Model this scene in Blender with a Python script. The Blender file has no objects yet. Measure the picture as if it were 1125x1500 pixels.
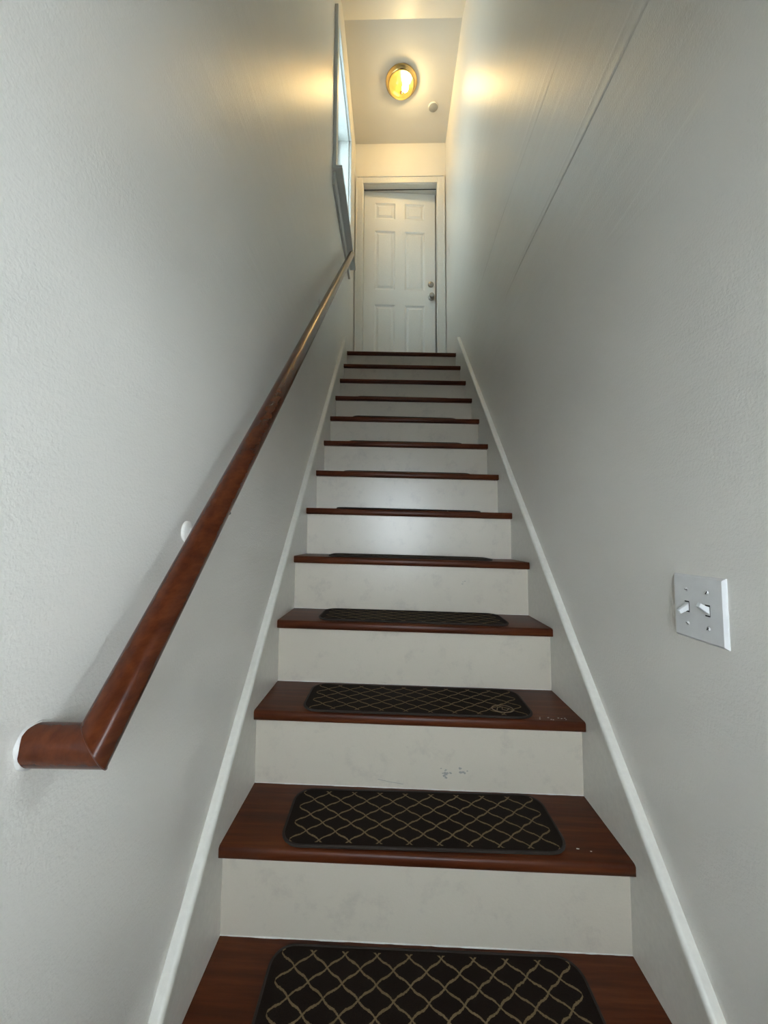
import bpy, bmesh, math, random
from mathutils import Vector, Matrix

scene = bpy.context.scene
COL = scene.collection
random.seed(4)

# ------------------------------------------------------------------ camera
F_PX = 572.27
cam_d = bpy.data.cameras.new('camera')
cam = bpy.data.objects.new('camera', cam_d)
COL.objects.link(cam)
cam_d.sensor_fit = 'VERTICAL'
cam_d.sensor_height = 36.0
cam_d.lens = F_PX / 1500.0 * 36.0
cam_d.clip_start = 0.02
RIGHT = Vector((0.99980182, 0.019171, 0.00536686))
UP = Vector((-0.0040653, -0.06729733, 0.99772468))
FWD = Vector((-0.01948855, 0.99754877, 0.06720606))
CAM = Vector((-0.0749, -3.1285, -1.5378))
m = Matrix((( RIGHT.x, UP.x, -FWD.x, CAM.x), (RIGHT.y, UP.y, -FWD.y, CAM.y), (RIGHT.z, UP.z, -FWD.z, CAM.z), (0, 0, 0, 1)))
cam.matrix_world = m
scene.camera = cam

# ------------------------------------------------------------------ world, exposure
SKY = 14.5
w = bpy.data.worlds.new('sky'); scene.world = w
w.use_nodes = True
bg = w.node_tree.nodes['Background']
bg.inputs[0].default_value = (0.80, 0.91, 1.0, 1)
bg.inputs[1].default_value = SKY
vs = scene.view_settings
vs.view_transform = 'Standard'; vs.look = 'None'; vs.gamma = 1.0; vs.use_curve_mapping = False
vs.exposure = 0.66
LAMP_STRENGTH = 320.0

def portal(name, loc, rot, sx, sy):
    d = bpy.data.lights.new(name, 'AREA'); d.shape = 'RECTANGLE'; d.size = sx; d.size_y = sy
    d.cycles.is_portal = True
    o = bpy.data.objects.new(name, d); COL.objects.link(o)
    o.location = loc; o.rotation_euler = rot
    return o

# ------------------------------------------------------------------ dimensions (metres; z = 0 is the upper landing)
RUN, RISE = 0.20341, 0.20205
NOSE_T, OVER = 0.0267, 0.0262
HW = 0.45            # half width between skirt boards
WX = 0.468           # wall face
SIG = 0.0221         # the treads sag to the right
YB = 0.679           # wall with the upper door
ZC = 2.57            # landing ceiling
YC = -0.30           # where the ceiling starts to slope
SLOPE = math.tan(math.radians(27))
YF = -3.95           # wall behind the viewer
FL = -13 * RISE      # entry floor

# ------------------------------------------------------------------ materials
def new_mat(name):
    mt = bpy.data.materials.new(name); mt.use_nodes = True
    nt = mt.node_tree
    b = nt.nodes['Principled BSDF']
    return mt, nt, b
def N(nt, t, **kw):
    n = nt.nodes.new(t)
    for k, v in kw.items(): setattr(n, k, v)
    return n
def noise(nt, vec, scale, detail=2.0, rough=0.5):
    n = N(nt, 'ShaderNodeTexNoise'); n.inputs['Scale'].default_value = scale
    n.inputs['Detail'].default_value = detail; n.inputs['Roughness'].default_value = rough
    if vec is not None: nt.links.new(vec, n.inputs['Vector'])
    return n
def ramp(nt, fac, stops):
    r = N(nt, 'ShaderNodeValToRGB')
    e = r.color_ramp.elements
    while len(e) < len(stops): e.new(0.5)
    for k, (p, c) in enumerate(stops):
        e[k].position = p; e[k].color = c if len(c) == 4 else (*c, 1)
    nt.links.new(fac, r.inputs['Fac'])
    return r
def math_n(nt, op, a, b=None):
    n = N(nt, 'ShaderNodeMath', operation=op)
    for k, v in enumerate((a, b)):
        if v is None: continue
        if isinstance(v, (int, float)): n.inputs[k].default_value = v
        else: nt.links.new(v, n.inputs[k])
    return n.outputs[0]
def bump(nt, b, height, strength, dist=0.001, prev=None):
    n = N(nt, 'ShaderNodeBump'); n.inputs['Strength'].default_value = strength; n.inputs['Distance'].default_value = dist
    nt.links.new(height, n.inputs['Height'])
    if prev is not None: nt.links.new(prev, n.inputs['Normal'])
    nt.links.new(n.outputs[0], b.inputs['Normal'])
    return n.outputs[0]

def wall_paint(name, col, rough, peel=0.35, wave=True):
    mt, nt, b = new_mat(name)
    tc = N(nt, 'ShaderNodeTexCoord').outputs['Object']
    n1 = noise(nt, tc, 190, 3, 0.6)
    n2 = noise(nt, tc, 2.2, 2)
    r = ramp(nt, n2.outputs['Fac'], [(0.3, tuple(c * 0.96 for c in col)), (0.7, col)])
    nt.links.new(r.outputs[0], b.inputs['Base Color'])
    b.inputs['Roughness'].default_value = rough
    p = bump(nt, b, n1.outputs['Fac'], peel, 0.0018)
    if wave:
        mp = N(nt, 'ShaderNodeMapping'); mp.inputs['Scale'].default_value = (1, 1.1, 7)
        nt.links.new(tc, mp.inputs['Vector'])
        n3 = noise(nt, mp.outputs[0], 2.5, 3)
        bump(nt, b, n3.outputs['Fac'], 0.35, 0.006, p)
    return mt
M = {}
M['wall'] = wall_paint('wall_paint', (0.785, 0.755, 0.695), 0.32, 0.5)
M['ceiling'] = wall_paint('ceiling_paint', (0.70, 0.68, 0.635), 0.5, 0.45, False)
M['outside'] = wall_paint('painted_dim_room', (0.10, 0.10, 0.10), 0.8, 0.1, False)  # dark grey stands in for the unlit room behind the door

def simple(name, col, rough, metal=0.0, nscale=None, nstr=0.1):
    mt, nt, b = new_mat(name)
    b.inputs['Roughness'].default_value = rough; b.inputs['Metallic'].default_value = metal
    tc = N(nt, 'ShaderNodeTexCoord').outputs['Object']
    n = noise(nt, tc, nscale or 60, 3)
    r = ramp(nt, n.outputs['Fac'], [(0.3, tuple(c * 0.93 for c in col)), (0.7, col)])
    nt.links.new(r.outputs[0], b.inputs['Base Color'])
    bump(nt, b, n.outputs['Fac'], nstr, 0.0008)
    return mt
M['trim'] = simple('gloss_trim_paint', (0.74, 0.715, 0.645), 0.28, 0, 90, 0.15)
M['casing'] = simple('casing_paint', (0.76, 0.74, 0.68), 0.35, 0, 90, 0.12)
M['door'] = simple('door_paint', (0.82, 0.81, 0.77), 0.38, 0, 120, 0.12)
M['wintrim'] = simple('window_trim_paint', (0.70, 0.70, 0.67), 0.35, 0, 90, 0.12)
M['plate'] = simple('switch_plastic', (0.74, 0.74, 0.73), 0.3, 0, 40, 0.02)
M['nickel'] = simple('brushed_nickel', (0.36, 0.345, 0.32), 0.28, 1.0, 200, 0.03)
M['brass'] = simple('polished_brass', (0.78, 0.55, 0.22), 0.22, 1.0, 120, 0.02)
M['dark'] = simple('dark_matte', (0.015, 0.014, 0.013), 0.7)
M['bracket'] = simple('bracket_paint', (0.70, 0.68, 0.63), 0.35)
M['plaster'] = simple('chipped_plaster', (0.62, 0.60, 0.56), 0.6, 0, 150, 0.8)
M['ground'] = simple('concrete', (0.35, 0.35, 0.34), 0.85, 0, 8, 0.3)
M['scuff'] = simple('scuff_grey', (0.30, 0.29, 0.27), 0.7)
M['fleck'] = simple('paint_fleck', (0.75, 0.73, 0.70), 0.5)
M['detector'] = simple('disc_plastic', (0.38, 0.38, 0.36), 0.5)

def riser_mat():
    mt, nt, b = new_mat('riser_paint')
    tc = N(nt, 'ShaderNodeTexCoord').outputs['Object']
    oi = N(nt, 'ShaderNodeObjectInfo').outputs['Random']
    add = N(nt, 'ShaderNodeVectorMath', operation='ADD')
    cb = N(nt, 'ShaderNodeCombineXYZ')
    s = math_n(nt, 'MULTIPLY', oi, 37.0)
    for k in range(3): nt.links.new(s, cb.inputs[k])
    nt.links.new(tc, add.inputs[0]); nt.links.new(cb.outputs[0], add.inputs[1])
    v = add.outputs[0]
    sm = noise(nt, v, 14, 6, 0.7)
    r = ramp(nt, sm.outputs['Fac'], [(0.0, (0.34, 0.30, 0.25)), (0.33, (0.50, 0.45, 0.375)), (0.46, (0.56, 0.505, 0.415)), (1.0, (0.58, 0.52, 0.43))])
    nt.links.new(r.outputs[0], b.inputs['Base Color'])
    b.inputs['Roughness'].default_value = 0.27
    b.inputs['Specular IOR Level'].default_value = 0.5
    n1 = noise(nt, v, 180, 3, 0.6)
    p = bump(nt, b, n1.outputs['Fac'], 0.25, 0.001)
    n2 = noise(nt, v, 9, 3)
    bump(nt, b, n2.outputs['Fac'], 0.25, 0.004, p)
    return mt
M['riser'] = riser_mat()

def wood_mat(name, axis, dark, mid, light, rough):
    mt, nt, b = new_mat(name)
    tc = N(nt, 'ShaderNodeTexCoord').outputs['Object']
    oi = N(nt, 'ShaderNodeObjectInfo').outputs['Random']
    add = N(nt, 'ShaderNodeVectorMath', operation='ADD')
    cb = N(nt, 'ShaderNodeCombineXYZ'); s = math_n(nt, 'MULTIPLY', oi, 23.0)
    for k in range(3): nt.links.new(s, cb.inputs[k])
    nt.links.new(tc, add.inputs[0]); nt.links.new(cb.outputs[0], add.inputs[1])
    mp = N(nt, 'ShaderNodeMapping')
    sc = [26, 26, 26]; sc[axis] = 1.6
    mp.inputs['Scale'].default_value = sc
    nt.links.new(add.outputs[0], mp.inputs['Vector'])
    g = noise(nt, mp.outputs[0], 2.2, 5, 0.62)
    big = noise(nt, add.outputs[0], 5, 2)
    f = math_n(nt, 'ADD', math_n(nt, 'MULTIPLY', g.outputs['Fac'], 0.75), math_n(nt, 'MULTIPLY', big.outputs['Fac'], 0.25))
    r = ramp(nt, f, [(0.32, dark), (0.5, mid), (0.68, light)])
    nt.links.new(r.outputs[0], b.inputs['Base Color'])
    b.inputs['Roughness'].default_value = rough
    b.inputs['Specular IOR Level'].default_value = 0.25
    bump(nt, b, g.outputs['Fac'], 0.25, 0.0008)
    return mt
M['wood'] = wood_mat('stained_oak', 0, (0.032, 0.0065, 0.0016), (0.070, 0.0155, 0.004), (0.115, 0.030, 0.009), 0.40)
M['rail'] = wood_mat('varnished_rail_wood', 1, (0.030, 0.0065, 0.002), (0.062, 0.014, 0.0045), (0.098, 0.024, 0.008), 0.22)

def mat_rug():
    mt, nt, b = new_mat('lattice_carpet')
    tc = N(nt, 'ShaderNodeTexCoord').outputs['Object']
    wob = noise(nt, tc, 260, 2)
    sep = N(nt, 'ShaderNodeSeparateXYZ'); nt.links.new(tc, sep.inputs[0])
    wv = math_n(nt, 'MULTIPLY', math_n(nt, 'SUBTRACT', wob.outputs['Fac'], 0.5), 0.09)
    u = math_n(nt, 'MULTIPLY', sep.outputs['X'], 1 / 0.0675)
    v = math_n(nt, 'ADD', math_n(nt, 'MULTIPLY', sep.outputs['Y'], 1 / 0.054), wv)
    wig = math_n(nt, 'MULTIPLY', math_n(nt, 'SINE', math_n(nt, 'MULTIPLY', u, 4 * math.pi)), 0.035)
    uu = math_n(nt, 'ADD', u, wig)
    def line(e):
        fr = math_n(nt, 'FRACT', e)
        d = math_n(nt, 'ABSOLUTE', math_n(nt, 'SUBTRACT', fr, 0.5))
        return math_n(nt, 'GREATER_THAN', d, 0.5 - 0.045)
    l1 = line(math_n(nt, 'ADD', v, uu)); l2 = line(math_n(nt, 'SUBTRACT', v, uu))
    l = math_n(nt, 'MAXIMUM', l1, l2)
    # plain border
    ax = math_n(nt, 'LESS_THAN', math_n(nt, 'ABSOLUTE', sep.outputs['X']), 0.302)
    ay = math_n(nt, 'LESS_THAN', math_n(nt, 'ABSOLUTE', sep.outputs['Y']), 0.087)
    l = math_n(nt, 'MULTIPLY', l, math_n(nt, 'MULTIPLY', ax, ay))
    pile = noise(nt, tc, 900, 2)
    dk = ramp(nt, pile.outputs['Fac'], [(0.3, (0.007, 0.004, 0.0025)), (0.7, (0.019, 0.0105, 0.0065))])
    lt = ramp(nt, pile.outputs['Fac'], [(0.3, (0.12, 0.085, 0.042)), (0.7, (0.24, 0.175, 0.09))])
    mx = N(nt, 'ShaderNodeMix', data_type='RGBA')
    nt.links.new(l, mx.inputs['Factor']); nt.links.new(dk.outputs[0], mx.inputs['A']); nt.links.new(lt.outputs[0], mx.inputs['B'])
    nt.links.new(mx.outputs['Result'], b.inputs['Base Color'])
    b.inputs['Roughness'].default_value = 0.95
    b.inputs['Specular IOR Level'].default_value = 0.15
    bump(nt, b, pile.outputs['Fac'], 0.8, 0.002)
    return mt
M['rug'] = mat_rug()
M['binding'] = simple('mat_binding', (0.020, 0.014, 0.010), 0.9, 0, 500, 0.8)
M['emblem'] = simple('emblem_yarn', (0.17, 0.12, 0.07), 0.9, 0, 500, 0.5)

def glass_mat():
    mt, nt, b = new_mat('clear_glass')
    b.inputs['Base Color'].default_value = (0.97, 0.99, 1, 1)
    b.inputs['Roughness'].default_value = 0.0
    out = nt.nodes['Material Output']
    tr = N(nt, 'ShaderNodeBsdfTransparent'); gl = N(nt, 'ShaderNodeBsdfGlossy'); gl.inputs['Roughness'].default_value = 0.02
    fr = N(nt, 'ShaderNodeFresnel'); fr.inputs['IOR'].default_value = 1.45
    mx = N(nt, 'ShaderNodeMixShader')
    nt.links.new(fr.outputs[0], mx.inputs[0]); nt.links.new(tr.outputs[0], mx.inputs[1]); nt.links.new(gl.outputs[0], mx.inputs[2])
    nt.links.new(mx.outputs[0], out.inputs['Surface'])
    return mt
M['glass'] = glass_mat()
def film_mat():  # film added to hold down the bright sky behind the left window
    mt, nt, b = new_mat('sky_dimming_film')
    out = nt.nodes['Material Output']
    tl = N(nt, 'ShaderNodeBsdfTranslucent'); tl.inputs['Color'].default_value = (0.46, 0.50, 0.50, 1)
    gl = N(nt, 'ShaderNodeBsdfGlossy'); gl.inputs['Roughness'].default_value = 0.12
    fr = N(nt, 'ShaderNodeFresnel'); fr.inputs['IOR'].default_value = 1.3
    mx = N(nt, 'ShaderNodeMixShader')
    nt.links.new(math_n(nt, 'MULTIPLY', fr.outputs[0], 0.3), mx.inputs[0]); nt.links.new(tl.outputs[0], mx.inputs[1]); nt.links.new(gl.outputs[0], mx.inputs[2])
    nt.links.new(mx.outputs[0], out.inputs['Surface'])
    return mt
M['film'] = film_mat()
def bowl_mat():
    mt, nt, b = new_mat('amber_bowl_glass')
    out = nt.nodes['Material Output']
    em = N(nt, 'ShaderNodeEmission'); em.inputs['Color'].default_value = (1.0, 0.62, 0.10, 1); em.inputs['Strength'].default_value = 1.0
    tr = N(nt, 'ShaderNodeBsdfTransparent'); tr.inputs['Color'].default_value = (1, 0.95, 0.80, 1)
    mx = N(nt, 'ShaderNodeMixShader'); mx.inputs[0].default_value = 0.45
    nt.links.new(em.outputs[0], mx.inputs[2]); nt.links.new(tr.outputs[0], mx.inputs[1])
    gl = N(nt, 'ShaderNodeBsdfGlossy'); gl.inputs['Roughness'].default_value = 0.1
    mx2 = N(nt, 'ShaderNodeMixShader'); mx2.inputs[0].default_value = 0.06
    nt.links.new(mx.outputs[0], mx2.inputs[1]); nt.links.new(gl.outputs[0], mx2.inputs[2])
    nt.links.new(mx2.outputs[0], out.inputs['Surface'])
    return mt
M['bowl'] = bowl_mat()
def bulb_mat():
    mt, nt, b = new_mat('glowing_bulb')
    b.inputs['Emission Color'].default_value = (1.0, 0.77, 0.41, 1)
    b.inputs['Emission Strength'].default_value = LAMP_STRENGTH
    return mt
M['bulb'] = bulb_mat()

# ------------------------------------------------------------------ mesh helpers
def link_mesh(name, bm, mat, parent=None, loc=(0, 0, 0), smooth=False):
    bmesh.ops.recalc_face_normals(bm, faces=bm.faces[:])
    me = bpy.data.meshes.new(name); bm.to_mesh(me); bm.free()
    me.materials.append(mat)
    if smooth:
        me.shade_smooth()
    o = bpy.data.objects.new(name, me); COL.objects.link(o); o.location = loc
    if parent is not None: o.parent = parent
    return o
def smooth_angle(o, deg=35):
    me = o.data
    me.shade_smooth()
    bm = bmesh.new(); bm.from_mesh(me)
    lim = math.radians(deg)
    for e in bm.edges:
        if len(e.link_faces) == 2 and e.calc_face_angle(0) > lim: e.smooth = False
    bm.to_mesh(me); bm.free()
    return o
def box(bm, x0, x1, y0, y1, z0, z1, bev=0.0):
    r = bmesh.ops.create_cube(bm, size=1.0)
    vs_ = r['verts']
    for v in vs_:
        v.co = Vector(((x0 + x1) / 2 + v.co.x * (x1 - x0), (y0 + y1) / 2 + v.co.y * (y1 - y0), (z0 + z1) / 2 + v.co.z * (z1 - z0)))
    if bev > 0:
        es = list({e for v in vs_ for e in v.link_edges})
        bmesh.ops.bevel(bm, geom=es, offset=bev, segments=2, affect='EDGES', profile=0.5)
def prism(bm, pts, axis, a, b):
    """closed polygon pts (2D) extruded along axis from a to b; pts are in the other two axes in order"""
    def mk(p, t):
        if axis == 0: return Vector((t, p[0], p[1]))
        if axis == 1: return Vector((p[0], t, p[1]))
        return Vector((p[0], p[1], t))
    va = [bm.verts.new(mk(p, a)) for p in pts]; vb = [bm.verts.new(mk(p, b)) for p in pts]
    bm.faces.new(va); bm.faces.new(list(reversed(vb)))
    n = len(pts)
    for k in range(n): bm.faces.new((va[k], vb[k], vb[(k + 1) % n], va[(k + 1) % n]))
def lathe(bm, prof, center, axis=(0, 0, 1), seg=40, cap=True):
    """prof: list of (radius, height along axis)"""
    ax = Vector(axis).normalized(); q = Vector((0, 0, 1)).rotation_difference(ax)
    rings = []
    for r, h in prof:
        if r < 1e-6: rings.append([bm.verts.new(Vector(center) + q @ Vector((0, 0, h)))])
        else: rings.append([bm.verts.new(Vector(center) + q @ Vector((r * math.cos(2 * math.pi * k / seg), r * math.sin(2 * math.pi * k / seg), h))) for k in range(seg)])
    for A, B in zip(rings, rings[1:]):
        for k in range(seg):
            k2 = (k + 1) % seg
            if len(A) == 1 and len(B) == 1: continue
            if len(A) == 1: bm.faces.new((A[0], B[k], B[k2]))
            elif len(B) == 1: bm.faces.new((A[k], B[0], A[k2]))
            else: bm.faces.new((A[k], B[k], B[k2], A[k2]))
    if cap:
        for Rg in (rings[0], rings[-1]):
            if len(Rg) > 1: bm.faces.new(Rg)
def tube(bm, pts, rad, seg=16, closed=False):
    pts = [Vector(p) for p in pts]; n = len(pts); rings = []
    prev_u = None
    for i, p in enumerate(pts):
        if closed: t = (pts[(i + 1) % n] - pts[i - 1]).normalized()
        else: t = (pts[min(i + 1, n - 1)] - pts[max(i - 1, 0)]).normalized()
        if prev_u is None:
            u = t.orthogonal().normalized()
        else:
            u = (prev_u - t * prev_u.dot(t)).normalized()
        prev_u = u; v = t.cross(u)
        r = rad[i] if isinstance(rad, (list, tuple)) else rad
        rings.append([bm.verts.new(p + (u * math.cos(2 * math.pi * k / seg) + v * math.sin(2 * math.pi * k / seg)) * r) for k in range(seg)])
    lim = n if closed else n - 1
    for i in range(lim):
        A, B = rings[i], rings[(i + 1) % n]
        for k in range(seg): bm.faces.new((A[k], A[(k + 1) % seg], B[(k + 1) % seg], B[k]))
    if not closed: bm.faces.new(rings[0]); bm.faces.new(rings[-1])
def cut_tube(bm, p0, n0, p1, n1, rad, seg=40, ref=None, shape=None):
    """straight round bar from p0 to p1 whose ends lie in the planes (p0,n0), (p1,n1)"""
    p0, p1 = Vector(p0), Vector(p1); t = (p1 - p0).normalized()
    u = (Vector(ref) if ref else t.orthogonal()); u = (u - t * u.dot(t)).normalized(); v = t.cross(u)
    A, B = [], []
    for k in range(seg):
        a = 2 * math.pi * k / seg
        off = (u * math.cos(a) + v * math.sin(a)) * rad
        for (p, nn, L) in ((p0, Vector(n0), A), (p1, Vector(n1), B)):
            s = -off.dot(nn) / t.dot(nn)
            L.append(bm.verts.new(p + off + t * s))
    for k in range(seg): bm.faces.new((A[k], A[(k + 1) % seg], B[(k + 1) % seg], B[k]))
    bm.faces.new(A); bm.faces.new(B)

def tag(o, label, cat, group=None):
    o['label'] = label; o['category'] = cat
    if group: o['group'] = group
    return o
def struct(o, label=None):
    o['kind'] = 'structure'
    if label: o['label'] = label
    return o
def empty(name, loc=(0, 0, 0)):
    o = bpy.data.objects.new(name, None); COL.objects.link(o); o.location = loc
    return o

# ------------------------------------------------------------------ room shell
T = 0.12
WIN = (-0.68, 0.11, 0.87, 1.985)              # window opening in the left wall: y0 y1 z0 z1
SWN = (-2.95, -2.72, -1.38, -1.09)            # small side window in the right wall
ZT = 2.75
def wall_with_hole(name, xa, xb, hole):
    bm = bmesh.new(); y0, y1, z0, z1 = hole
    box(bm, xa, xb, YF - T, y0, FL - 0.1, ZT)
    box(bm, xa, xb, y1, YB + 0.14, FL - 0.1, ZT)
    if z0 > FL: box(bm, xa, xb, y0, y1, FL - 0.1, z0)
    box(bm, xa, xb, y0, y1, z1, ZT)
    return link_mesh(name, bm, M['wall'])
wl = struct(wall_with_hole('wall_left', -WX - T, -WX, WIN), 'off-white satin wall with the handrail and window')
wr = struct(wall_with_hole('wall_right', WX, WX + T, SWN), 'off-white satin wall with the light switch')
# wall around the upper door
DX0, DX1, DZ = -0.378, 0.378, 2.118
bm = bmesh.new()
JT = 0.0158
box(bm, -WX, DX0 - JT, YB, YB + 0.14, 0, ZC); box(bm, DX1 + JT, WX, YB, YB + 0.14, 0, ZC); box(bm, DX0 - JT, DX1 + JT, YB, YB + 0.14, DZ + JT, ZC)
struct(link_mesh('wall_back', bm, M['wall']), 'cream-lit wall above and around the white door')
FD = (-0.40, 0.40, FL, FL + 2.06)             # entry door opening in the wall behind the viewer
bm = bmesh.new()
box(bm, -WX, FD[0], YF - T, YF, FL - 0.1, 1.2); box(bm, FD[1], WX, YF - T, YF, FL - 0.1, 1.2)
box(bm, FD[0], FD[1], YF - T, YF, FD[3], 1.2); box(bm, FD[0], FD[1], YF - T, YF, FL - 0.1, FL)
struct(link_mesh('wall_front', bm, M['wall']), 'off-white wall at the foot of the stairs')
# ceiling: flat over the landing, then sloping down towards the entry
bm = bmesh.new()
zf = ZC - (YC - YF) * SLOPE
prism(bm, [(YB + 0.14, ZC), (YC, ZC), (YF, zf), (YF, zf + 0.2), (YC, ZC + 0.2), (YB + 0.14, ZC + 0.2)], 0, -WX, WX)
struct(link_mesh('ceiling', bm, M['ceiling']), 'grey-white ceiling, flat over the landing and sloping over the stairs')
bm = bmesh.new(); box(bm, -WX, WX, YF, -12 * RUN + OVER, FL - 0.1, FL)
struct(link_mesh('floor', bm, M['wood']), 'brown wooden floor at the foot of the stairs')
bm = bmesh.new(); box(bm, -WX, WX, RUN - 0.0, YB + 0.14, -0.1, 0.0)
struct(link_mesh('floor_landing', bm, M['wood']), 'brown wooden landing floor in front of the white door')
# room behind the upper door; its darkness is put into the wall colour
bm = bmesh.new()
hx, y0, y1, z0, z1 = 0.9, YB + 0.14, 2.4, 0.0, 2.57
for (a, b_, c, d, e, f) in ((-hx - .1, -hx, y0, y1, z0, z1), (hx, hx + .1, y0, y1, z0, z1), (-hx - .1, hx + .1, y1, y1 + .1, z0, z1), (-hx - .1, hx + .1, y0, y1 + .1, z1, z1 + .1), (-hx - .1, hx + .1, y0, y1 + .1, z0 - .1, z0),
                            (-hx - .1, -WX - T, y0 - .1, y0, z0, z1), (WX + T, hx + .1, y0 - .1, y0, z0, z1)):
    box(bm, a, b_, c, d, e, f)
struct(link_mesh('wall_hall', bm, M['outside']), 'room behind the white door, painted dark to look dim')
# ground outside the entry
bm = bmesh.new(); box(bm, -14, 14, -16, YF - T, FL - 0.2, FL - 0.12)
struct(link_mesh('ground', bm, M['ground']), 'grey concrete ground outside the entry')

# horizontal tape seams that bulge out of the right wall
def seam(y0, y1, z0, z1, h, wob, name='tape_seam'):
    bm = bmesh.new(); n = 40; rows = []
    for k in range(n + 1):
        t = k / n; y = y0 + (y1 - y0) * t
        zc = z0 + (z1 - z0) * t + wob * math.sin(7 * t + 3 * h * 1000)
        fade = min(1, t * 5, (1 - t) * 5)
        hw = 0.038 * (0.8 + 0.3 * math.sin(5 * t + 1))
        prof = [(-hw, -0.0002), (-hw * 0.9, 0.3 * h), (-hw * 0.74, 0.8 * h), (-hw * 0.5, 0.66 * h), (0, 0.5 * h), (hw * 0.5, 0.68 * h), (hw * 0.76, h), (hw * 0.9, 0.5 * h), (hw, -0.0002)]
        rows.append([bm.verts.new((WX - max(a[1] * fade, -0.0002), y, zc + a[0])) for a in prof])
    for A, B in zip(rows, rows[1:]):
        for k in range(len(A) - 1): bm.faces.new((A[k], A[k + 1], B[k + 1], B[k]))
    o = link_mesh(name, bm, M['wall'], wr, smooth=True)
    return o
seam(-2.75, -1.25, -0.352, -0.365, 0.0026, 0.006)
seam(-2.05, -0.62, 0.09, 0.05, 0.0016, 0.01)
seam(-2.62, -1.9, -0.80, -0.79, 0.0005, 0.004)

# dark scratch beside the upper door
bm = bmesh.new(); tube(bm, [(WX, 0.452, 1.30), (WX, 0.470, 1.25), (WX, 0.455, 1.22), (WX, 0.462, 1.17)], [0.001, 0.003, 0.0035, 0.0015], 6)
for v in bm.verts: v.co.x = WX + (v.co.x - WX) * 0.3
link_mesh('scratch', bm, M['scuff'], wr)

# ------------------------------------------------------------------ skirt boards along both walls
SK0, SK1 = (-2.44, -2.33), (-0.075, 0.075)
sk = (SK1[1] - SK0[1]) / (SK1[0] - SK0[0])
def skz(y): return SK0[1] + (y - SK0[0]) * sk
for side, nm in ((-1, 'baseboard_left'), (1, 'baseboard_right')):
    xi, xw = side * HW, side * WX
    bm = bmesh.new()
    ya, yb = -2.56, SK1[0]
    prism(bm, [(ya, FL), (ya, skz(ya) - 0.012), (yb, skz(yb) - 0.012), (yb, 0.0), (RUN + 0.01, 0.0), (RUN + 0.01, -0.25), (-0.3, -0.6), (-2.2, FL)], 0, min(xi, xw), max(xi, xw))
    b_ = struct(link_mesh(nm, bm, M['trim']), 'white painted skirt board climbing along the ' + ('handrail wall' if side < 0 else 'wall with the light switch'))
    # rounded cap
    bm = bmesh.new()
    d = Vector((0, 1, sk)).normalized(); nrm = Vector((0, -sk, 1)).normalized()
    prof = []
    wdt, th = 0.0225, 0.018
    for k in range(9):
        a = math.pi / 2 * k / 8
        prof.append((wdt - 0.009 + 0.009 * math.sin(a), th - 0.009 + 0.009 * math.cos(a)))
    prof = [(0, 0), (0, th)] + prof + [(wdt, 0.002), (wdt - 0.002, 0)]
    rings = []
    for yy in (ya, yb):
        base = Vector((side * WX, yy, skz(yy) - 0.016))
        rings.append([bm.verts.new(base + Vector((-side * px, 0, 0)) + Vector((0, 0, 1)) * (pz * math.sqrt(1 + sk * sk))) for px, pz in prof])
    for k in range(len(prof)):
        k2 = (k + 1) % len(prof); bm.faces.new((rings[0][k], rings[0][k2], rings[1][k2], rings[1][k]))
    bm.faces.new(rings[0]); bm.faces.new(rings[1])
    smooth_angle(link_mesh('cap_moulding', bm, M['trim'], b_))

# ------------------------------------------------------------------ staircase
stairs = tag(empty('staircase', (0, -12 * RUN, FL)), 'straight staircase with reddish brown wooden treads and off-white painted risers', 'staircase')
def shear(bm):
    for v in bm.verts: v.co.z -= SIG * v.co.x
def tread_mesh(depth, cut):
    bm = bmesh.new(); r = NOSE_T / 2
    pts = [(depth, 0), (depth, -NOSE_T)]
    for k in range(13):
        a = -math.pi / 2 - math.pi * k / 12
        pts.append((r * 0.75 + r * 0.75 * math.cos(a), -r + r * math.sin(a)))
    # rounded front plus softened end corners
    nx = [-HW, -HW + 0.004, HW - 0.004, HW]
    rings = []
    for j, x in enumerate(nx):
        ins = 0.003 if j in (0, 3) else 0.0
        rings.append([bm.verts.new((x, max(p[0], ins) if p[0] < 0.02 else p[0], p[1])) for p in pts])
    for A, B in zip(rings, rings[1:]):
        for k in range(len(pts)): bm.faces.new((A[k], A[(k + 1) % len(pts)], B[(k + 1) % len(pts)], B[k]))
    bm.faces.new(rings[0]); bm.faces.new(rings[-1])
    shear(bm)
    return bm
proto_t = link_mesh('tread', tread_mesh(RUN + OVER, 0), M['wood'])
smooth_angle(proto_t, 40)
bm = bmesh.new(); box(bm, -HW, HW, 0, 0.018, -RISE, -NOSE_T); shear(bm)
proto_r = link_mesh('riser', bm, M['riser'])
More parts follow.
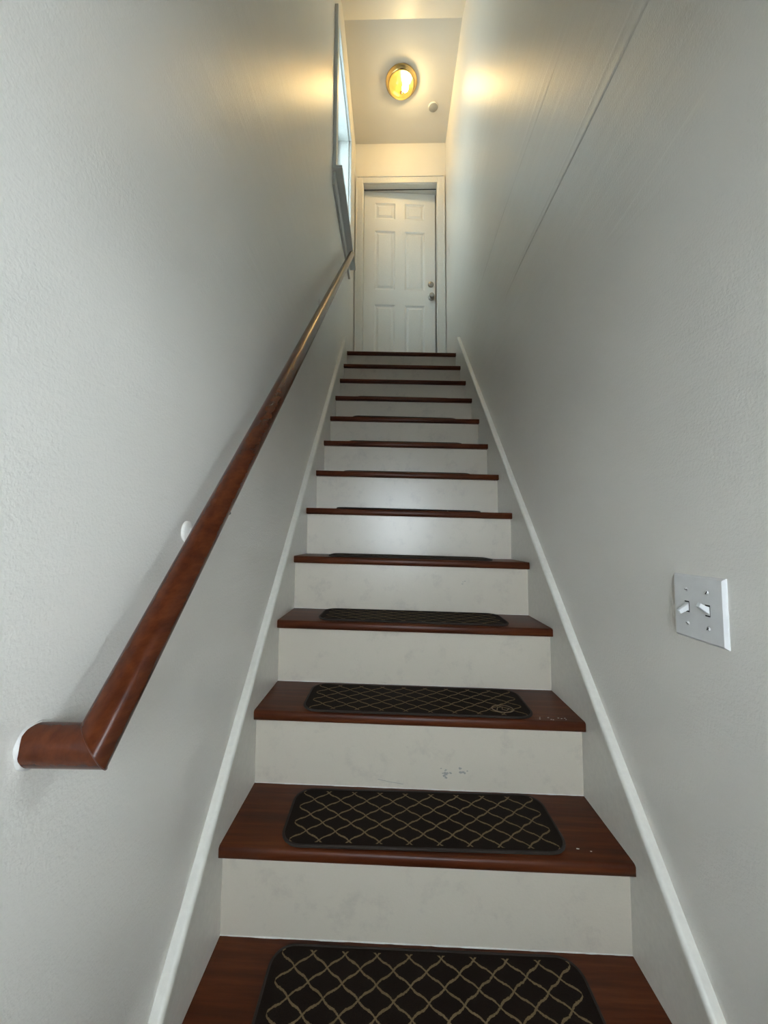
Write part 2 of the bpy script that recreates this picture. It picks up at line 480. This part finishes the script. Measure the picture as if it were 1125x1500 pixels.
# paint bead where riser meets tread
def bead_mesh():
    bm = bmesh.new(); rows = []; n = 60
    for k in range(n + 1):
        x = -HW + 2 * HW * k / n
        s = 0.0012 + 0.0012 * random.random()
        rows.append([bm.verts.new((x, 0.001, s)), bm.verts.new((x, -s * 0.6, s * 0.7)), bm.verts.new((x, -s, 0.0)), bm.verts.new((x, 0.001, 0.0))])
    for A, B in zip(rows, rows[1:]):
        for k in range(4): bm.faces.new((A[k], A[(k + 1) % 4], B[(k + 1) % 4], B[k]))
    shear(bm)
    return bm
proto_b = link_mesh('caulk_bead', bead_mesh(), M['plaster'])
def place(proto, first, y, z, par):
    o = proto if first else proto.copy()
    if not first: COL.objects.link(o)
    o.location = Vector((0, y, z)) - Vector(stairs.location) if par is stairs else Vector((0, y, z))
    o.parent = par
    return o
risers = {}
for i in range(1, 14):
    y, z = -(i - 1) * RUN, -(i - 1) * RISE
    t_ = place(proto_t, i == 1, y, z, stairs)
    r_ = place(proto_r, i == 1, y + OVER, z, stairs)
    risers[i] = r_
    bd = proto_b if i == 1 else proto_b.copy()
    if i > 1: COL.objects.link(bd)
    bd.parent = r_; bd.location = (0, 0, -RISE)
# scuffs on the riser above the second mat from the foot
def scuff(par, pts, r=0.0016):
    bm = bmesh.new(); tube(bm, [(x, -0.0002, z) for x, z in pts], r, 6)
    for v in bm.verts: v.co.y *= 0.35
    link_mesh('scuff_mark', bm, M['scuff'], par)
def smudge(par, x, z, w, h, n):
    bm = bmesh.new()
    for k in range(n):
        cx = x + random.gauss(0, w); cz = z - SIG * x + random.gauss(0, h); r = random.uniform(0.0012, 0.0032); a0 = random.uniform(0, 3)
        ring = []
        for j in range(7):
            a = a0 + 2 * math.pi * j / 7; q = r * random.uniform(0.5, 1.3)
            ring.append(bm.verts.new((cx + q * 1.5 * math.cos(a), -0.0001, cz + q * math.sin(a))))
        top = bm.verts.new((cx, -0.0004, cz))
        for j in range(7): bm.faces.new((ring[j], ring[(j + 1) % 7], top))
    link_mesh('scuff_mark', bm, M['scuff'], par)
smudge(risers[11], 0.070, -0.158, 0.010, 0.007, 16); smudge(risers[11], 0.122, -0.150, 0.006, 0.005, 9)
scuff(risers[11], [(-0.11, -0.178), (-0.08, -0.184), (-0.04, -0.190)], 0.0008)
smudge(risers[9], 0.20, -0.085, 0.003, 0.004, 4)
# pale chips on two treads
def fleck(par, x, y, s):
    bm = bmesh.new(); n = 6
    vs_ = [bm.verts.new((x + s * random.uniform(.5, 1) * math.cos(2 * math.pi * k / n), y + s * .5 * random.uniform(.5, 1) * math.sin(2 * math.pi * k / n), 0.0004 - SIG * x)) for k in range(n)]
    top = bm.verts.new((x, y, 0.0012 - SIG * x))
    for k in range(n): bm.faces.new((vs_[k], vs_[(k + 1) % n], top))
    link_mesh('paint_chip', bm, M['fleck'], par)
tr = {round(-c.location.y / RUN) if False else k: c for k, c in enumerate([c for c in COL.objects if c.name.startswith('tread')], 1)}
fleck(tr[12], 0.372, 0.036, 0.004); fleck(tr[12], 0.345, 0.042, 0.005)
for k in range(9): fleck(tr[11], 0.33 + 0.075 * random.random(), 0.012 + 0.016 * random.random(), 0.0035)
fleck(tr[8], 0.17, 0.004, 0.004)

# ------------------------------------------------------------------ mats
def rrect(hx, hy, r, n=8):
    pts = []
    for cx, cy, a0 in ((hx - r, hy - r, 0), (-hx + r, hy - r, 90), (-hx + r, -hy + r, 180), (hx - r, -hy + r, 270)):
        for k in range(n + 1):
            a = math.radians(a0 + 90 * k / n); pts.append((cx + r * math.cos(a), cy + r * math.sin(a)))
    return pts
MHX, MHY, MR = 0.325, 0.100, 0.045
bm = bmesh.new(); prism(bm, rrect(MHX - 0.003, MHY - 0.003, MR), 2, 0.0005, 0.0055); shear(bm)
pile_p = link_mesh('pile', bm, M['rug'])
bm = bmesh.new()
tube(bm, [(x, y, 0.0035) for x, y in rrect(MHX - 0.004, MHY - 0.004, MR)], 0.0034, 10, closed=True); shear(bm)
bind_p = link_mesh('binding', bm, M['binding'], smooth=True)
ordn = ['', '', '', '', 'fourth', 'fifth', 'sixth', 'seventh', 'eighth', 'ninth', 'tenth', 'eleventh', 'twelfth', 'thirteenth']
mats = {}
for i in range(4, 14):
    if i == 13: lab = 'dark brown stair mat with tan lattice on the lowest tread, nearest the entry floor'
    elif i == 11: lab = 'dark brown lattice stair mat with a small round tan emblem in one corner'
    else: lab = 'dark brown stair mat with tan lattice on the %s tread counting down from the door' % ordn[i]
    mt = tag(empty('stair_mat', (0, -(i - 1) * RUN + 0.112 + 0.006 * math.sin(i * 2.1), -(i - 1) * RISE)), lab, 'mat', 'lattice mats on the stair treads')
    mt.rotation_euler = (0, 0, 0.012 * math.sin(i * 1.7) + 0.006)
    for pr in (pile_p, bind_p):
        o = pr if i == 4 else pr.copy()
        if i > 4: COL.objects.link(o)
        o.parent = mt
    mats[i] = mt
# emblem: ring with a swoosh inside
bm = bmesh.new()
ec = (0.243, -0.048)
tube(bm, [(ec[0] + 0.030 * math.cos(2 * math.pi * k / 32), ec[1] + 0.024 * math.sin(2 * math.pi * k / 32), 0.0052) for k in range(32)], 0.0018, 6, closed=True)
tube(bm, [(ec[0] - 0.018, ec[1] - 0.010, 0.0052), (ec[0] - 0.012, ec[1] + 0.008, 0.0052), (ec[0] + 0.002, ec[1] + 0.012, 0.0052), (ec[0] - 0.002, ec[1] - 0.004, 0.0052), (ec[0] + 0.008, ec[1] - 0.012, 0.0052), (ec[0] + 0.020, ec[1] + 0.004, 0.0052)], 0.0016, 6)
shear(bm)
em = link_mesh('emblem', bm, M['emblem'], mats[11]); em['label'] = 'small round tan emblem woven into the mat'

# ------------------------------------------------------------------ handrail
E0 = Vector((-0.400, -2.690, -1.766)); TOP = Vector((-0.400, -0.19, 0.700)); RR = 0.0222
ROOT = Vector((-WX, -2.690, -1.766))
hr = tag(empty('handrail', ROOT), 'reddish brown varnished round wooden handrail fixed to the window wall', 'handrail')
dr = (TOP - E0).normalized(); ds = Vector((1, 0, 0)); mit = (dr - ds * -1).normalized()
mit = (ds + dr).normalized()
bm = bmesh.new(); cut_tube(bm, E0, mit, TOP, dr, RR, 48, ref=(1, 0, 0))
def rel(o, par): 
    o.parent = par; o.location = -Vector(par.location)
    return o
rel(smooth_angle(link_mesh('rail', bm, M['rail']), 50), hr)
bm = bmesh.new(); cut_tube(bm, ROOT + Vector((0.001, 0, 0)), ds, E0, mit, RR, 48, ref=(0, 0, 1))
rel(smooth_angle(link_mesh('wall_return', bm, M['rail']), 50), hr)
# mitre line
bm = bmesh.new()
ring = []
u = Vector((0, 0, 1)); u = (u - ds * u.dot(ds)).normalized(); v = ds.cross(u)
for k in range(48):
    a = 2 * math.pi * k / 48; off = (u * math.cos(a) + v * math.sin(a)) * (RR + 0.0001)
    ring.append(E0 + off + ds * (-off.dot(mit) / ds.dot(mit)))
tube(bm, ring, 0.0006, 5, closed=True)
rel(link_mesh('mitre_joint', bm, M['wood']), hr)
# rough plaster collar at the wall
bm = bmesh.new(); n = 40; A, B, Cc = [], [], []
for k in range(n):
    a = 2 * math.pi * k / n
    r1 = RR + 0.0022 + 0.0010 * math.sin(3 * a + 1) + 0.0006 * math.sin(7 * a); r0 = RR + 0.0003
    dx = 0.0030 + 0.0014 * math.sin(2 * a + 0.5) + 0.0010 * math.sin(5 * a) + 0.0006 * random.random()
    A.append(bm.verts.new(ROOT + Vector((0.0002, r1 * math.cos(a), r1 * math.sin(a)))))
    B.append(bm.verts.new(ROOT + Vector((dx, (RR + .001) * math.cos(a), (RR + .001) * math.sin(a)))))
    Cc.append(bm.verts.new(ROOT + Vector((dx * 1.1, r0 * math.cos(a), r0 * math.sin(a)))))
for P, Q in ((A, B), (B, Cc)):
    for k in range(n): bm.faces.new((P[k], P[(k + 1) % n], Q[(k + 1) % n], Q[k]))
o = rel(link_mesh('plaster_collar', bm, M['plaster'], smooth=True), hr); o['label'] = 'chipped white plaster ring around the rail end'
# brackets
def railz(y): return E0.z + (y - E0.y) * dr.z / dr.y
for yb_ in (-2.385, -1.12, -0.235):
    zr = railz(yb_)
    br = empty('bracket'); br.parent = hr; br.location = Vector((-WX, yb_, zr - 0.062)) - ROOT
    bm = bmesh.new(); lathe(bm, [(0.0, 0.0), (0.021, 0.0), (0.021, 0.003), (0.018, 0.006), (0.010, 0.009), (0, 0.010)], (0, 0, 0), (1, 0, 0), 32, False)
    link_mesh('wall_plate', bm, M['wall'], br, smooth=True)
    bm = bmesh.new(); tube(bm, [(0.004, 0, 0), (0.022, 0, -0.012), (0.045, 0, -0.014), (0.060, 0, -0.004), (0.067, 0, 0.014), (0.068, 0, 0.034)], [0.009, 0.0075, 0.007, 0.007, 0.0065, 0.006], 14)
    link_mesh('arm', bm, M['bracket'], br, smooth=True)
    bm = bmesh.new(); L = 0.026
    tube(bm, [(0.068, -L * dr.y, 0.0315 - L * dr.z), (0.068, L * dr.y, 0.0315 + L * dr.z)], 0.0075, 10)
    link_mesh('saddle', bm, M['bracket'], br, smooth=True)
    bm = bmesh.new(); lathe(bm, [(0, -0.004), (0.0042, -0.003), (0.0042, 0.004), (0, 0.004)], (0.0735, 0.014, 0.038), (0, -0.7, 0.7), 12, False)
    link_mesh('screw', bm, M['dark'], br)

# ------------------------------------------------------------------ window in the left wall
wn = struct(empty('window_1', (-WX, (WIN[0] + WIN[1]) / 2, WIN[2])), 'tall white framed window high on the handrail wall')
y0, y1, z0, z1 = WIN
CW = 0.065; XP = -WX + 0.023
def wpart(name, boxes, mat, par=wn, bev=0.0):
    bm = bmesh.new()
    for b_ in boxes: box(bm, *b_, bev)
    o = link_mesh(name, bm, mat)
    o.parent = par
    base = Vector(par.location) + (Vector(par.parent.location) if par.parent else Vector())
    o.location = -base
    return o
wpart('casing', [(-WX, XP, y0 - CW, y0, z0, z1 + CW)], M['wintrim'], bev=0.003)
wpart('casing', [(-WX, XP, y1, y1 + CW, z0, z1 + CW)], M['wintrim'], bev=0.003)
wpart('head_casing', [(-WX, XP, y0, y1, z1, z1 + CW)], M['wintrim'], bev=0.003)
wpart('stool', [(-WX - 0.05, -0.402, y0 - CW - 0.022, y1 + CW + 0.022, z0 - 0.025, z0)], M['wintrim'], bev=0.004)
wpart('apron', [(-WX, -WX + 0.018, y0 - CW - 0.005, y1 + CW + 0.005, z0 - 0.120, z0 - 0.025)], M['wintrim'], bev=0.003)
xg = -WX - 0.085
wpart('jamb', [(-WX - T, -WX, y0 - 0.001, y0 + 0.012, z0, z1), (-WX - T, -WX, y1 - 0.012, y1 + 0.001, z0, z1), (-WX - T, -WX, y0, y1, z1 - 0.012, z1 + 0.001), (-WX - T, -WX - 0.05, y0, y1, z0 - 0.001, z0 + 0.012)], M['wintrim'])
zm = (z0 + z1) / 2
for (a, b_, xo) in ((z0 + 0.012, zm + 0.015, 0.0), (zm - 0.015, z1 - 0.012, -0.020)):
    xs0, xs1 = xg - 0.010 + xo, xg + 0.010 + xo
    s = wpart('sash', [(xs0, xs1, y0 + .012, y0 + .045, a, b_), (xs0, xs1, y1 - .045, y1 - .012, a, b_), (xs0, xs1, y0 + .045, y1 - .045, a, a + .035), (xs0, xs1, y0 + .045, y1 - .045, b_ - .035, b_)], M['wintrim'])
    bm = bmesh.new(); box(bm, xg + xo - 0.001, xg + xo + 0.001, y0 + .045, y1 - .045, a + .035, b_ - .035)
    pn = link_mesh('pane', bm, M['film']); pn.parent = s; pn['label'] = 'pale blue window pane with an added sky-dimming film'
portal('window_portal', (-WX - T - 0.01, (y0 + y1) / 2, zm), (0, -math.pi / 2, 0), z1 - z0, y1 - y0)

# ------------------------------------------------------------------ upper door
tr1 = struct(empty('trim_1', (0, YB, 0)), 'cream painted door casing and jamb around the white door')
CWD = 0.07
def tpart(name, b_, par=tr1, mat=None, bev=0.004): 
    return wpart(name, [b_], mat or M['casing'], par, bev)
yc0 = YB - 0.016
tpart('side_casing', (DX0 - CWD, DX0 - 0.004, yc0, YB, 0, DZ + CWD)); tpart('side_casing', (DX1 + 0.004, DX1 + CWD, yc0, YB, 0, DZ + CWD))
tpart('head_casing', (DX0 - 0.004, DX1 + 0.004, yc0, YB, DZ + 0.004, DZ + CWD))
# outer back band
tpart('back_band', (DX0 - CWD - 0.010, DX0 - CWD + 0.004, yc0 - 0.007, YB, 0, DZ + CWD + 0.010), bev=0.003)
tpart('back_band', (DX1 + CWD - 0.004, DX1 + CWD + 0.010, yc0 - 0.007, YB, 0, DZ + CWD + 0.010), bev=0.003)
tpart('back_band', (DX0 - CWD - 0.010, DX1 + CWD + 0.010, yc0 - 0.007, YB, DZ + CWD - 0.004, DZ + CWD + 0.010), bev=0.003)
tpart('side_jamb', (DX0 - 0.016, DX0, YB - 0.004, YB + 0.139, 0, DZ)); tpart('side_jamb', (DX1, DX1 + 0.016, YB - 0.004, YB + 0.139, 0, DZ))
tpart('head_jamb', (DX0 - 0.016, DX1 + 0.016, YB - 0.004, YB + 0.139, DZ, DZ + 0.016))
tpart('door_stop', (DX0, DX1, YB + 0.060, YB + 0.070, DZ - 0.012, DZ), bev=0.001)
tpart('dark_strip', (DX0, DX1, YB + 0.057, YB + 0.060, DZ - 0.010, DZ - 0.001), mat=M['dark'], bev=0.0005)  # thin dark strip across the top of the door gap
tpart('dark_strip', (DX1 - 0.003, DX1, YB + 0.064, YB + 0.072, 0.08, DZ - 0.012), mat=M['dark'], bev=0.0005)  # thin dark strip down the latch side of the door gap
tpart('threshold', (DX0, DX1, YB, YB + 0.139, 0, 0.080), mat=M['wood'])
dor = empty('door_1', (DX0 + 0.003, YB + 0.073, 0.084))
struct(dor, 'white six-panel door standing slightly ajar at the top of the stairs')
dor.rotation_euler = (0, 0, math.radians(3.6))
OX = dor.location.x; OZ = 0.084; DWID = 0.748; DH = DZ - 0.006 - OZ
cols = [(-0.264 - OX, -0.048 - OX), (0.052 - OX, 0.264 - OX)]
rows_ = [(0.27 - OZ, 0.878 - OZ), (1.04 - OZ, 1.683 - OZ), (1.815 - OZ, 1.992 - OZ)]
bm = bmesh.new(); DT = 0.035
xs = [0, cols[0][0], cols[0][1], cols[1][0], cols[1][1], DWID]; zs = [0, rows_[0][0], rows_[0][1], rows_[1][0], rows_[1][1], rows_[2][0], rows_[2][1], DH]
for a in range(5):
    for b_ in range(7):
        if a in (1, 3) and b_ in (1, 3, 5): continue
        box(bm, xs[a], xs[a + 1], 0, DT, zs[b_], zs[b_ + 1])
bmesh.ops.remove_doubles(bm, verts=bm.verts[:], dist=1e-5)
slab = link_mesh('slab', bm, M['door'], dor)
for cx in cols:
    for rz in rows_:
        bm = bmesh.new(); (xa, xb), (za, zb) = cx, rz
        lv = [(0, 0.0), (0.006, 0.004), (0.016, 0.010), (0.024, 0.010), (0.044, 0.002), (0.048, 0.002)]
        loops = []
        for ins, dp in lv: loops.append([bm.verts.new((x, dp, z)) for x, z in ((xa + ins, za + ins), (xb - ins, za + ins), (xb - ins, zb - ins), (xa + ins, zb - ins))])
        for A, B in zip(loops, loops[1:]):
            for k in range(4): bm.faces.new((A[k], A[(k + 1) % 4], B[(k + 1) % 4], B[k]))
        bm.faces.new(loops[-1])
        bk = [bm.verts.new((x, DT - .002, z)) for x, z in ((xa, za), (xb, za), (xb, zb), (xa, zb))]
        for k in range(4): bm.faces.new((loops[0][k], loops[0][(k + 1) % 4], bk[(k + 1) % 4], bk[k]))
        bm.faces.new(bk)
        link_mesh('panel', bm, M['door'], dor)
KX = 0.330 - OX
kb = empty('door_knob', (KX, 0, 0.969 - OZ)); kb.parent = dor; kb['label'] = 'brushed nickel door knob'
bm = bmesh.new(); lathe(bm, [(0, 0), (0.032, 0), (0.032, 0.004), (0.026, 0.009), (0.012, 0.011), (0.011, 0.022)], (0, 0, 0), (0, -1, 0), 32)
link_mesh('rosette', bm, M['nickel'], kb, smooth=True)
bm = bmesh.new(); lathe(bm, [(0, 0.020), (0.012, 0.020), (0.021, 0.026), (0.0265, 0.036), (0.027, 0.046), (0.023, 0.054), (0.012, 0.058), (0, 0.058)], (0, 0, 0), (0, -1, 0), 32, False)
link_mesh('knob', bm, M['nickel'], kb, smooth=True)
db = empty('deadbolt', (KX - 0.004, 0, 1.110 - OZ)); db.parent = dor; db['label'] = 'round brushed nickel deadbolt'
bm = bmesh.new(); lathe(bm, [(0, 0), (0.031, 0), (0.031, 0.006), (0.026, 0.014), (0.016, 0.018), (0, 0.018)], (0, 0, 0), (0, -1, 0), 32, False)
link_mesh('collar', bm, M['nickel'], db, smooth=True)
bm = bmesh.new(); lathe(bm, [(0.013, 0.016), (0.013, 0.021), (0, 0.021)], (0, 0, 0), (0, -1, 0), 24, False)
link_mesh('keyway', bm, M['nickel'], db)

# ------------------------------------------------------------------ entry door, the window above it and the small side window
x0, x1, z0, z1 = FD
tr2 = struct(empty('trim_2', (0, YF, FL)), 'white casing around the entry door')
for b_ in ((x0 - 0.06, x0, YF, YF + 0.016, FL, z1 + 0.07), (x1, x1 + 0.06, YF, YF + 0.016, FL, z1 + 0.07)): tpart('side_casing', b_, tr2)
tpart('head_casing', (x0, x1, YF, YF + 0.016, z1, z1 + 0.07), tr2)
d2 = struct(empty('door_2', (x0, YF - 0.06, FL)), 'white entry door with a glazed upper half')
gx0, gx1, gz0, gz1 = x0 + 0.13, x1 - 0.13, -1.72, -0.86
ya_, yb2 = YF - 0.09, YF - 0.05
wpart('slab', [(x0, gx0, ya_, yb2, FL, z1), (gx1, x1, ya_, yb2, FL, z1), (gx0, gx1, ya_, yb2, FL, gz0), (gx0, gx1, ya_, yb2, gz1, z1)], M['door'], d2)
wpart('pane', [(gx0, gx1, YF - .072, YF - .068, gz0, gz1)], M['glass'], d2)
portal('door_portal', (0, YF - T - 0.01, (gz0 + gz1) / 2), (math.pi / 2, 0, math.pi), gx1 - gx0, gz1 - gz0)
def fixed_window(name, label, ax, o, wbox):
    a0, a1, c0, c1 = wbox
    w_ = struct(empty(name, (0, o, c0) if ax == 1 else (o, a0, c0)), label)
    f = 0.03; s_ = -1 if ax == 1 else 1
    def bx(p0, p1, q0, q1, d0, d1):
        lo, hi = sorted((o + s_ * d0, o + s_ * d1))
        return (p0, p1, lo, hi, q0, q1) if ax == 1 else (lo, hi, p0, p1, q0, q1)
    wpart('frame', [bx(a0, a0 + f, c0, c1, .03, .09), bx(a1 - f, a1, c0, c1, .03, .09), bx(a0 + f, a1 - f, c0, c0 + f, .03, .09), bx(a0 + f, a1 - f, c1 - f, c1, .03, .09)], M['wintrim'], w_)
    wpart('pane', [bx(a0 + f, a1 - f, c0 + f, c1 - f, .058, .062)], M['glass'], w_)
fixed_window('window_2', 'small side window beside the entry', 0, WX, SWN)
portal('side_portal', (WX + T + 0.01, (SWN[0] + SWN[1]) / 2, (SWN[2] + SWN[3]) / 2), (0, math.pi / 2, 0), SWN[3] - SWN[2], SWN[1] - SWN[0])

# ------------------------------------------------------------------ light switch
SY, SZ, SS = -2.423, -1.6576, 0.057
sw = tag(empty('light_switch', (WX, SY, SZ)), 'white double toggle light switch plate on the bare stair wall', 'light switch')
bm = bmesh.new()
lv = [(0.057, 0.0), (0.057, 0.0015), (0.0555, 0.0035), (0.0530, 0.0062), (0.0, 0.0066)]
loops = []
for s, dp in lv[:-1]: loops.append([bm.verts.new((-dp, a * s, b_ * s)) for a, b_ in ((-1, -1), (1, -1), (1, 1), (-1, 1))])
for A, B in zip(loops, loops[1:]):
    for k in range(4): bm.faces.new((A[k], A[(k + 1) % 4], B[(k + 1) % 4], B[k]))
bm.faces.new(loops[-1]); bm.faces.new(loops[0])
link_mesh('plate', bm, M['plate'], sw)
for dy, up in ((0.023, -1), (-0.023, 1)):
    tg = empty('toggle', (-0.0062, dy, 0)); tg.parent = sw
    bm = bmesh.new(); box(bm, -0.0008, 0.001, -0.0050, 0.0050, -0.0098, 0.0098)
    link_mesh('slot', bm, M['dark'], tg)
    bm = bmesh.new(); box(bm, -0.0012, 0.001, -0.0048, 0.0048, -0.0075, 0.0075)
    link_mesh('collar', bm, M['plate'], tg)
    bm = bmesh.new()
    tip = Vector((-0.016, 0, up * 0.010))
    A = [bm.verts.new((0, a * 0.0045, b_ * 0.0058)) for a, b_ in ((-1, -1), (1, -1), (1, 1), (-1, 1))]
    B = [bm.verts.new(tip + Vector((b_ * 0.0015 * up, a * 0.0036, b_ * 0.0034))) for a, b_ in ((-1, -1), (1, -1), (1, 1), (-1, 1))]
    for k in range(4): bm.faces.new((A[k], A[(k + 1) % 4], B[(k + 1) % 4], B[k]))
    bm.faces.new(A); bm.faces.new(B)
    bmesh.ops.bevel(bm, geom=bm.edges[:], offset=0.0008, segments=1, affect='EDGES')
    link_mesh('lever', bm, M['plate'], tg)
    for dz in (-0.0302, 0.0302):
        bm = bmesh.new(); lathe(bm, [(0, 0), (0.0034, 0), (0.0030, 0.0012), (0, 0.0016)], (-0.0062, dy, dz), (-1, 0, 0), 16, False)
        sc = link_mesh('screw', bm, M['plate'], sw, smooth=True)
        bm = bmesh.new(); a = random.uniform(0, 3)
        box(bm, -0.0083, -0.0074, -0.0030, 0.0030, -0.0005, 0.0005)
        for v_ in bm.verts:
            yy, zz = v_.co.y, v_.co.z
            v_.co.y = yy * math.cos(a) - zz * math.sin(a) + dy; v_.co.z = yy * math.sin(a) + zz * math.cos(a) + dz
        link_mesh('screw_slot', bm, M['dark'], sc)

# ------------------------------------------------------------------ ceiling lamp
LX, LY = -0.003, 0.125
lp = tag(empty('ceiling_lamp', (LX, LY, ZC)), 'round brass flush ceiling lamp with a glowing amber glass bowl', 'ceiling lamp')
bm = bmesh.new(); lathe(bm, [(0, 0), (0.138, 0), (0.142, -0.006), (0.140, -0.014), (0.130, -0.020), (0.126, -0.028), (0.112, -0.034), (0.106, -0.030), (0.0, -0.022)], (0, 0, 0), (0, 0, 1), 56, False)
link_mesh('base_ring', bm, M['brass'], lp, smooth=True)
bm = bmesh.new(); pr = []
for k in range(15):
    a = math.pi / 2 * k / 14; pr.append((0.110 * math.cos(a), -0.032 - 0.072 * math.sin(a)))
pr[-1] = (0.0, pr[-1][1])
lathe(bm, pr, (0, 0, 0), (0, 0, 1), 56, False)
link_mesh('glass_bowl', bm, M['bowl'], lp, smooth=True)
bm = bmesh.new(); pr = [(0, 0.028)] + [(0.030 * math.sin(math.pi * k / 14) , 0.028 * math.cos(math.pi * k / 14)) for k in range(1, 14)] + [(0, -0.028)]
lathe(bm, pr, (0.035, 0.0, -0.062), (1, 0, 0), 24, False)
link_mesh('bulb', bm, M['bulb'], lp, smooth=True)
bm = bmesh.new(); lathe(bm, [(0, -0.101), (0.012, -0.102), (0.013, -0.106), (0.006, -0.110), (0.008, -0.117), (0.004, -0.124), (0, -0.126)], (0, 0, 0), (0, 0, 1), 20, False)
link_mesh('finial', bm, M['brass'], lp, smooth=True)

# ------------------------------------------------------------------ disc on the ceiling
dc = tag(empty('ceiling_disc', (0.306, 0.335, ZC)), 'small round grey-white cover disc on the ceiling beside the lamp', 'disc')
bm = bmesh.new(); lathe(bm, [(0, 0), (0.046, 0), (0.046, -0.006), (0.042, -0.010)], (0, 0, 0), (0, 0, 1), 40, False)
link_mesh('rim', bm, M['trim'], dc, smooth=True)
bm = bmesh.new(); lathe(bm, [(0.042, -0.010), (0.038, -0.013), (0, -0.014)], (0, 0, 0), (0, 0, 1), 40, False)
link_mesh('cover', bm, M['detector'], dc, smooth=True)
